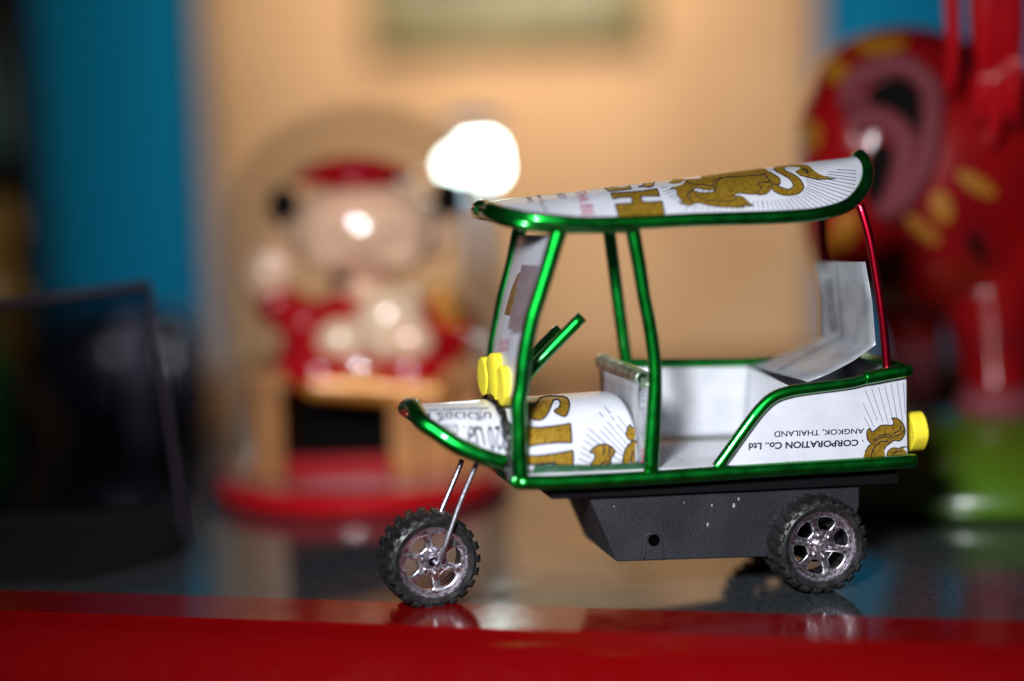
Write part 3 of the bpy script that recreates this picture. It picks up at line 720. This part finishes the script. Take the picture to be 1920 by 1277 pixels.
q_ = lambda pts: [G([p])[0] for p in pts]
pt(side, S_side, "ANGKOK, THAILAND", q_(((1775, 600), (525, 640), (525, 735), (1765, 685))), MINK, bold=.014)
pt(side, S_side, "CORPORATION Co., Ltd", q_(((1695, 752), (175, 800), (170, 915), (1690, 855))), MINK, bold=.03)
ps(side, S_side, [G([(1745, 770), (1760, 800)])], 1.4, MINK)
pt(side, S_side, "8282", q_(((960, 1055), (680, 1070), (680, 1160), (960, 1150))), MREDP)
# windscreen print, wall flange and seat print (inner sides)
W_ = lambda p: cs(900, 430, 3.756, p)
pr(wind, S_wind, [W_([(300, 250), (420, 258), (290, 725), (200, 700), (245, 450)])], MMAUVE)
pr(wind, S_wind, [W_([(270, 310), (300, 300), (250, 500), (215, 610), (175, 600), (220, 430)])], MBROWN, D1)
ps(wind, S_wind, [W_([(262, 410), (235, 520), (215, 600)])], 2.4, MGOLD)
pr(wind, S_wind, [W_([(140, 780), (215, 770), (200, 860), (130, 860)])], mat("pale_pink_print", (.35, .17, .24), .4, noise=(900, (.5, .42, .48), .4, .6)))
ps(wind, S_wind, [W_([(230, 715), (275, 725)]), W_([(215, 730), (280, 735)])], 1.2, MINK)
pt(flange, S_fl, "บริวเวอรี่ 320", [D([p])[0] for p in ((1800, 810), (1800, 60), (1725, 60), (1745, 810))], MRAY, bold=.006)
pt(flange, S_fl, "IHT", [D([p])[0] for p in ((1790, 1150), (1800, 880), (1745, 880), (1735, 1150))], MREDP)
S4 = lambda p: cs(1240, 460, 2.66, p)
ps(seat, S_seat, [S4([(878, 90), (905, 455)]), S4([(905, 455), (560, 640)])], 1.3, MINK)
pt(seat, S_seat, "CORPORATION", [S4([p])[0] for p in ((815, 170), (840, 430), (885, 425), (850, 165))], MINK)
pt(seat, S_seat, "THAILAND BEER", [S4([p])[0] for p in ((520, 610), (760, 490), (790, 510), (540, 640))], MMAUVE)

# ================================================================== BACKGROUND THINGS
MSKIN = mat("painted_skin", (0.86, 0.52, 0.34), 0.16, 0, 0.6)
MDRED = mat("glossy_red_paint", (0.42, 0.004, 0.008), 0.16, 0, 0.5)
MBK = mat("black_paint", (0.004, 0.003, 0.003), 0.8, 0, 0.0, spec=.05)
MOR = mat("gold_orange_paint", (0.62, 0.25, 0.04), 0.3, 0.2, 0.3)
def tint_glass(name, col, edge, gl=0.9, rough=0.02):
    m = bpy.data.materials.new(name); m.use_nodes = True; nt = m.node_tree; nt.nodes.clear()
    out = nt.nodes.new("ShaderNodeOutputMaterial"); tr_ = nt.nodes.new("ShaderNodeBsdfTransparent"); gs = nt.nodes.new("ShaderNodeBsdfGlossy")
    gs.inputs["Roughness"].default_value = rough
    lw = nt.nodes.new("ShaderNodeLayerWeight"); lw.inputs["Blend"].default_value = 0.5
    fr_ = nt.nodes.new("ShaderNodeFresnel"); fr_.inputs["IOR"].default_value = 1.45
    pw = nt.nodes.new("ShaderNodeMath"); pw.operation = 'POWER'; pw.inputs[1].default_value = 5.0
    nt.links.new(lw.outputs["Facing"], pw.inputs[0])
    mx = nt.nodes.new("ShaderNodeMix"); mx.data_type = 'RGBA'
    mx.inputs[6].default_value = (*col, 1); mx.inputs[7].default_value = (*edge, 1)
    nt.links.new(pw.outputs[0], mx.inputs[0]); nt.links.new(mx.outputs[2], tr_.inputs["Color"])
    ms_ = nt.nodes.new("ShaderNodeMixShader"); mu = nt.nodes.new("ShaderNodeMath"); mu.operation = 'MULTIPLY'; mu.inputs[1].default_value = gl
    nt.links.new(fr_.outputs[0], mu.inputs[0]); nt.links.new(mu.outputs[0], ms_.inputs[0])
    nt.links.new(tr_.outputs[0], ms_.inputs[1]); nt.links.new(gs.outputs[0], ms_.inputs[2]); nt.links.new(ms_.outputs[0], out.inputs[0])
    return m
# ---- round red stand, wooden chair, seated figure, glass dome
YD = 0.800
dc = on_table(675, 938); dc = Vector((dc.x, YD, 0))
stand = link("display_stand", lathe([(.052, 0), (.0575, .0006), (.0590, .003), (.0585, .0062), (.0565, .0078), (.050, .0082), (.0001, .0082)], 96, 'z'), MDRED); sharp(stand, 40); stand.location = dc
thing(stand, "round glossy red stand under the seated figure and its glass dome", "stand")
px_ = YD/FPX
chair = empty("wooden_chair", dc+Vector((0, 0, .0083)))
thing(chair, "small orange-brown wooden box chair under the seated figure in red", "chair")
def cpart(name, x0, x1, y0, y1, z0, z1, m, b=.0008):
    o = box(name, x0, x1, y0, y1, z0, z1, m, chair, b); return o
x1_ = (480-675)*px_; x2_ = (905-675)*px_
MW2 = mat("light_wood", (0.55, 0.24, 0.07), 0.4, noise=(60, (0.36, 0.13, 0.03), .3, .7))
cpart("side_board", x1_, x1_+.012, -.022, .024, 0, .036, MW2); cpart("side_board", .0125, .0235, -.022, .024, 0, .036, MW2); cpart("side_board", x2_-.010, x2_, -.018, .024, 0, .034, MW2)
cpart("lower_board", x1_+.0122, .0123, -.021, -.016, 0, .008, MDRED); cpart("seat_board", x1_-.001, x2_+.001, -.024, .026, .0362, .043, MW2)
cpart("opening_shade_board", x1_+.0122, .0123, .016, .022, 0, .036, MBK)  # black colour stands in for the shade inside the box opening
cpart("infill_board", .0237, x2_-.0102, -.015, -.010, 0, .036, MW2)
fig = empty("seated_figure", dc+Vector((0, 0, .0513)))
thing(fig, "round-headed seated figure in a red robe and red cap inside the glass dome", "figurine")
def fp(px, py, y=0):    # px position at the figure's depth, local to fig
    p = on_depth(px, py, YD+y); return p-fig.location
zbase = fp(680, 720).z
robe = [(fp(680, 650), (.033, .022, .019)), (fp(600, 690, -.012), (.020, .016, .010)), (fp(770, 690, -.012), (.021, .016, .011)), (fp(690, 600), (.024, .017, .014)), (fp(680, 705), (.034, .022, .008))]
robe += capsule(fp(590, 615), fp(520, 570, -.006), .010, .0085, 8)+capsule(fp(785, 610), fp(840, 620, -.004), .011, .012, 6)+capsule(fp(835, 625), fp(790, 650, -.018), .011, .008, 6)
body = link("robe", blob(robe, .0011), MDRED, fig)
skin = [(fp(685, 428, -.002), (.0285, .024, .0205)), (fp(625, 470, -.012), (.011, .010, .009)), (fp(745, 470, -.012), (.011, .010, .009)), (fp(815, 440), (.007, .008, .009)), (fp(560, 440), (.006, .007, .008)), (fp(678, 455, -.0262), (.0042, .004, .0034)), (fp(685, 540, -.002), (.011, .010, .010))]
link("head", blob(skin, .0009, 4), MSKIN, fig)
hand = [(fp(500, 520, -.008), (.0095, .006, .0100))]
for i, (dx, dy) in enumerate([(-14, -34), (2, -40), (17, -36), (30, -26)]): hand += capsule(fp(500+dx*.6, 520+dy*.5, -.008), fp(500+dx*1.15, 520+dy*1.25, -.010), .0027, .0022, 5)
hand += capsule(fp(520, 525, -.008), fp(545, 500, -.012), .003, .0024, 5)
link("hand", blob(hand, .0008, 3), MSKIN, fig)
hand2 = [(fp(770, 640, -.026), (.0090, .006, .0075))]
for i in range(4): hand2 += capsule(fp(760, 628+i*9, -.028), fp(738, 630+i*9, -.031), .0024, .002, 5)
hand2 += capsule(fp(765, 620, -.026), fp(745, 608, -.030), .0026, .0022, 5)
link("hand", blob(hand2, .0008, 3), MSKIN, fig)
link("belly", blob([(fp(730, 610, -.022), (.014, .009, .015)), (fp(640, 640, -.018), (.010, .007, .009))], .0012), mat("cream_paint", (0.80, 0.55, 0.36), .16, 0, .6), fig, label="round cream plate held in front of the chest")
link("sash", blob(capsule(fp(830, 560, -.014), fp(870, 650, -.006), .006, .005)+capsule(fp(590, 720, -.022), fp(820, 735, -.022), .0055, .006, 12), .0011), MOR, fig)
link("hair", blob([(fp(533, 388, .002), (.0062, .0062, .0085))], .001), MBK, fig); link("hair", blob([(fp(840, 372, .002), (.0065, .006, .0085))], .001), MBK, fig)
cap_ = link("cap", lathe([(.0245, 0), (.0250, .0012), (.0205, .0050), (.0140, .0083), (.006, .0100), (.0001, .0103)], 48, 'z'), MDRED, fig); cap_.location = fp(665, 338, -.002)
link("cap_button", blob([(fp(668, 322, -.020), (.0055, .003, .0022))], .0006, 2), mat("crimson_paint", (.5, .01, .10), .2, 0, .4), fig)
for xx in (640, 728): link("eye", blob([(fp(xx, 436, -.0250), (.0028, .0010, .0007))], .0003, 1), MBK, fig)
link("mouth", blob([(fp(640, 522, -.012), (.0040, .003, .0028))], .0006, 2), MBK, fig, label="dark open collar knot below the chin")
dome = link("glass_dome", lathe([(.0560, 0), (.0560, .070), (.0555, .092)]+[(.0555*math.cos(a), .092+.0555*math.sin(a)*.93) for a in [R(6*k) for k in range(1, 15)]]+[(.0008, .092+.0555*.93)], 96, 'z', cap=False), tint_glass("clear_glass", (.99, .99, .99), (.95, .965, .98), .18, .03))
dome.location = dc+Vector((.004, 0, .0083)); solid(dome, .0012, -1)
thing(dome, "clear glass dome over the seated figure on the round red stand", "glass dome")
# ---- lamp with bulbs behind the dome
YL = 0.98
lamp = empty("table_lamp", Vector((on_depth(895, 500, YL).x, YL, .0)))
thing(lamp, "pale blue lamp post with a cluster of bright white bulbs behind the dome", "lamp")
MBLUE = mat("pale_blue_metal", (0.40, 0.58, 0.80), 0.3, 0.3, 0.3)
def lrel(px, py, y=0): return on_depth(px, py, YL+y)-lamp.location
post_t = lrel(890, 345)
link("lamp_post", tube([Vector((0, 0, -.70)), Vector((0, 0, -.2)), post_t], .0035, n=4), MBLUE, lamp)
link("lamp_cap", lathe([(.014, 0), (.013, .004), (.007, .007), (.0001, .008)], 32, 'z'), MBLUE, lamp).location = lrel(888, 238)
MBULB = mat("lit_bulb", (1, 1, 1), .4, emis=((0.80, 1.0, 0.92), 22))
for (x, y, r_) in ((852, 310, .0046), (884, 286, .0052), (911, 286, .0056), (915, 314, .0056)):
    link("bulb", lathe([(.0001, -r_)]+[(r_*math.cos(a), r_*math.sin(a)) for a in [R(-75+15*k) for k in range(11)]]+[(.0001, r_)], 24, 'z'), MBULB, lamp).location = lrel(x, y, random.uniform(-.01, .01))
# ---- framed picture on the wall
pic = empty("wall_picture", on_depth(950, 0, 1.295))
thing(pic, "olive-framed pale landscape picture hanging on the beige wall", "picture")
p00 = on_depth(700, 88, 1.295)-pic.location; p10 = on_depth(1205, 70, 1.295)-pic.location
wd_, bz = p10.x-p00.x, (p00.z+p10.z)/2
MOL = mat("olive_frame", (0.17, 0.14, 0.055), .4, .2)
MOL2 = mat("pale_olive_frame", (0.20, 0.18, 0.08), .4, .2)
xa, xb, ft = p00.x, p10.x, .015
def pb(name, x0, x1, z0, z1, m, y0=-.014, y1=.004): return box(name, x0, x1, y0, y1, z0, z1, m, pic, .002)
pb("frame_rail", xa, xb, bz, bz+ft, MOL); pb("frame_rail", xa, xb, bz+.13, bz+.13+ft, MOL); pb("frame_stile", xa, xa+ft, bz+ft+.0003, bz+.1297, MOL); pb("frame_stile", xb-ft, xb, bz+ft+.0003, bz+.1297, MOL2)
pb("painting", xa+ft+.0003, xb-ft-.0003, bz+ft+.0003, bz+.1297, mat("painted_landscape", (0.24, 0.245, 0.19), .6, noise=(30, (0.08, 0.08, 0.04), .38, .60)), -.004, .003)
# ---- clear upright panel and black block at the left
YA = 0.705
holder = empty("acrylic_sign_holder", Vector((on_table(200, 1040).x, YA, 0)))
thing(holder, "leaning smoky clear acrylic panel with dark edges at the left of the table", "acrylic holder")
def hr(px, py, y=0): return on_depth(px, py, YA+y)-holder.location
BRc = hr(352, 1036); BRc.z = .0005
TRc = hr(280, 536, .012); TLc = hr(-160, 590, .012); BLc = hr(-160, 1060); BLc.z = .0005
pan = link("panel", prism([BLc, BRc, TRc, TLc], Vector((0, .003, 0))), tint_glass("smoky_acrylic", (.52, .52, .55), (.25, .25, .28), .8, .04), holder, False)
MEDGE = mat("dark_acrylic_edge", (.02, .012, .02), .5, 0, 0, spec=.2)
link("panel_edge", tube([BRc, BRc.lerp(TRc, .5), TRc], .0011, n=2, sides=10), MEDGE, holder); link("panel_edge", tube([TRc+Vector((.0001, 0, .0002)), TLc], .0019, n=2, sides=10), MEDGE, holder)
bk = [on_table(356, 1036), on_table(300, 1056), on_table(140, 1094), on_table(-250, 1106), on_table(-250, 985), on_table(200, 985), on_table(330, 1008)]
for p in bk: p.z = .0001
me = prism(bk, Vector((0, 0, .013)))
bmx = bmesh.new(); bmx.from_mesh(me)
cen = sum(bk, Vector())/len(bk)
for v in bmx.verts:
    if v.co.z > .01: v.co.x = cen.x+(v.co.x-cen.x)*.88; v.co.y = cen.y+(v.co.y-cen.y)*.45
bmx.to_mesh(me); bmx.free()
mouse = link("black_case", me, mat("matt_black_case", (.003, .003, .003), .8, spec=.15), None, False); bevel(mouse, .004, 4, 20)
thing(mouse, "low black case lying on the glass beneath the smoky acrylic panel", "case")
# ---- small things at the left behind the panel
def lump(name, ells, m, label, catg, vox=.0016):
    base = Vector(ells[0][0]); base.z = min(c.z-r[2] for c, r in [(Vector(c), r) for c, r in ells])
    o = link(name, blob([(Vector(c)-base, r) for c, r in ells], vox), m); o.location = base
    return thing(o, label, catg)
Y2 = 1.02
sh = empty("dark_cabinet", Vector((-.40, 1.12, -.70)))
thing(sh, "dark cabinet at the far left edge with teal pieces on it", "cabinet")
xe = on_depth(18, 200, 1.12).x
box("cabinet_body", xe+.40-.25, xe+.40, -.05, .08, 0, 1.2, MBK, sh, .003)
jar_c = on_depth(2, 440, Y2)
def jar(name, px, py, Y, r_, h, m, label, catg, z0=.0205):
    c = on_depth(px, py, Y)
    o = link(name, lathe([(r_*.7, 0), (r_, h*.06), (r_*1.02, h*.4), (r_*.9, h*.68), (r_*.5, h*.84), (r_*.46, h*.95), (r_*.52, h), (.0001, h)], 40, 'z'), m)
    o.location = (c.x, Y, z0); return thing(o, label, catg)
MYE = mat("yellow_ceramic", (0.36, 0.17, 0.01), .4, 0, .1)
zj = on_depth(5, 440, .98)
lump("yellow_gourd", [(on_depth(-24, 425, .985), (.016, .014, .018)), (on_depth(-24, 500, .985), (.011, .011, .016)), (on_depth(-28, 590, .985), (.020, .014, .030)), (Vector((on_depth(-28, 590, .985).x, .985, .035)), (.018, .013, .0145))], MYE, "yellow gourd-shaped figurine at the left edge", "figurine")
lump("white_ornament", [(on_depth(245, 615, .88), (.0075, .007, .0075)), (on_depth(258, 660, .88), (.0065, .006, .009)), (Vector((on_depth(262, 700, .88).x, .88, .025)), (.007, .007, .025))], mat("white_china", (.30, .26, .34), .25, 0, .4), "small white round-headed ornament seen through the acrylic panel", "ornament", .001)
lump("dark_ornament", [(on_depth(320, 640, .93), (.013, .012, .016)), (Vector((on_depth(315, 700, .93).x, .93, .028)), (.017, .014, .028)), (Vector((on_depth(200, 700, .93).x, .93, .030)), (.030, .014, .030))], mat("dark_blue_glaze", (.012, .016, .03), .3, 0, .3), "dark lumpy ornament standing behind the acrylic panel", "ornament", .0015)
gb = link("green_bottle", lathe([(.012, 0), (.013, .002), (.013, .045), (.006, .06), (.0055, .075), (.0001, .075)], 32, 'z'), mat("green_bottle_glass", (.01, .22, .01), .15, 0, .4)); gb.location = (on_depth(-30, 780, .84).x, .84, .0001)
thing(gb, "small green bottle at the left edge behind the acrylic panel", "bottle")
tv = jar("teal_vase", -30, 220, 1.07, .011, .075, mat("teal_glaze", (.02, .25, .27), .25, 0, .4), "teal vase on the left edge in front of the dark cabinet", "vase")
tv.location.z = on_depth(0, 300, 1.07).z
pd = box("wooden_stand", tv.location.x-.018, tv.location.x+.018, 1.055, 1.085, -.70, tv.location.z-.0003, MBK, None, .002)
thing(pd, "tall dark plinth carrying the teal vase at the left edge", "plinth")

# ---- large red painted ornament at the right
YO = 0.775
orn = empty("red_animal_ornament", Vector((on_depth(1750, 900, YO).x, YO, 0)))
thing(orn, "large red painted animal ornament with yellow dabs standing right of the toy", "ornament")
def orl(px, py, y=0): return on_depth(px, py, YO+y)-orn.location
MOR_ = mat("ornament_red", (0.25, 0.002, 0.003), .25, 0, .25, noise=(25, (0.10, .002, .004), .3, .6))
body = [(orl(1760, 330), (.050, .040, .052)), (orl(1600, 270), (.022, .030, .030)), (orl(1690, 170), (.034, .030, .024)), (orl(1560, 380), (.012, .025, .030)), (orl(1870, 440), (.034, .030, .036))]
body += capsule(orl(1860, 520, -.006), orl(1868, 700, -.010), .021, .0135, 10)+capsule(orl(1700, 520, .020), orl(1712, 640, .020), .018, .011, 8)
bd = link("body", blob(body, .0018, 8), MOR_, orn)
MPK = mat("pink_paint", (0.15, 0.028, 0.036), .65, 0, 0, spec=.2)
link("hoof", blob([(orl(1870, 760, -.012), (.0155, .014, .011)), (orl(1882, 800, -.012), (.010, .010, .009))], .001), MPK, orn); link("hoof", blob(capsule(orl(1712, 650, .020), orl(1722, 735, .020), .0115, .006), .0012), MPK, orn)
bdm = Surf(bd, Matrix.Translation(orn.location))
Q = lambda p: cs(1440, 0, 2.554, p)
def ridge(pts, r_, m, name):
    P = []
    for x, y in [(p.x, p.y) for p in cat([Vector((*p, 0)) for p in Q(pts)], 4)]:
        h = bdm.hit(x, y, .0004)
        if h is not None: P.append(h-orn.location)
    if len(P) > 3: link(name, tube(P, r_, n=2, sides=12), m, orn)
ridge([(400, 520), (400, 420), (500, 340), (650, 320), (760, 400), (790, 520), (760, 750), (690, 900), (600, 1010)], .0045, MPK, "painted_ridge")
ridge([(400, 610), (480, 570), (580, 590), (660, 680), (650, 820), (610, 950), (560, 1020)], .0050, MPK, "painted_ridge")
def dab(px, py, rx, ry, an, m, name, lab=None):
    pts = [(px+rx*math.cos(t)*math.cos(an)-ry*math.sin(t)*math.sin(an), py+rx*math.cos(t)*math.sin(an)+ry*math.sin(t)*math.cos(an)) for t in [2*math.pi*k/20 for k in range(20)]]
    lay(fill2d([pts]), bdm, .0004, m, name, orn, maxlen=8)
MYD = mat("ochre_paint", (0.30, 0.11, 0.004), .45, 0, .1)
for a in [(1683, 192, 60, 46, 0), (1652, 335, 32, 70, 0), (1715, 240, 12, 60, 0), (1832, 462, 12, 32, -.5)]: dab(*a, MBK, "black_patch")
for a in [(1515, 255, 26, 30, .2), (1570, 135, 26, 22, 0), (1650, 85, 50, 18, -.1), (1830, 345, 42, 15, .55), (1765, 388, 20, 32, -.3), (1730, 430, 40, 14, .7), (1585, 430, 24, 40, .4), (1545, 470, 12, 20, 0)]: dab(*a, MYD, "yellow_dab")
# green base mound
gm = orl(1840, 905, -.018)
gp = []
me = lathe([(.060, 0), (.062, .004), (.060, .012), (.050, .022), (.034, .030), (.012, .035), (.0001, .0355)], 64, 'z')
gbm = link("green_base", me, mat("green_paint", (0.065, 0.10, 0.005), .3, 0, .3, noise=(22, (0.05, .13, .006), .3, .65)), orn)
gbm.location = (gm.x+.002, gm.y+.004, .0002); gbm.scale = (1.12, .98, .82)
# tassel hanging at the upper right
tz = empty("red_tassel", on_depth(1850, 20, .73))
thing(tz, "glossy red tassel hanging in the upper right corner before the red ornament", "tassel")
for i, (x0_, y0_, x1__, y1__, r_) in enumerate([(1850, -60, 1850, 150, .0065), (1868, -60, 1880, 130, .0060), (1890, -60, 1905, 120, .0055), (1845, 140, 1838, 225, .0035), (1862, 140, 1860, 270, .0035), (1880, 130, 1885, 210, .0035), (1905, 110, 1900, 230, .0035), (1782, -60, 1782, 175, .0030)]):
    a, b = on_depth(x0_, y0_, .73)-tz.location, on_depth(x1__, y1__, .73)-tz.location
    link("strand", tube([a, a.lerp(b, .6)+Vector((.001*math.sin(i*2), 0, 0)), b], [r_, r_*.9, r_*.35], n=5, sides=12), MDRED, tz)
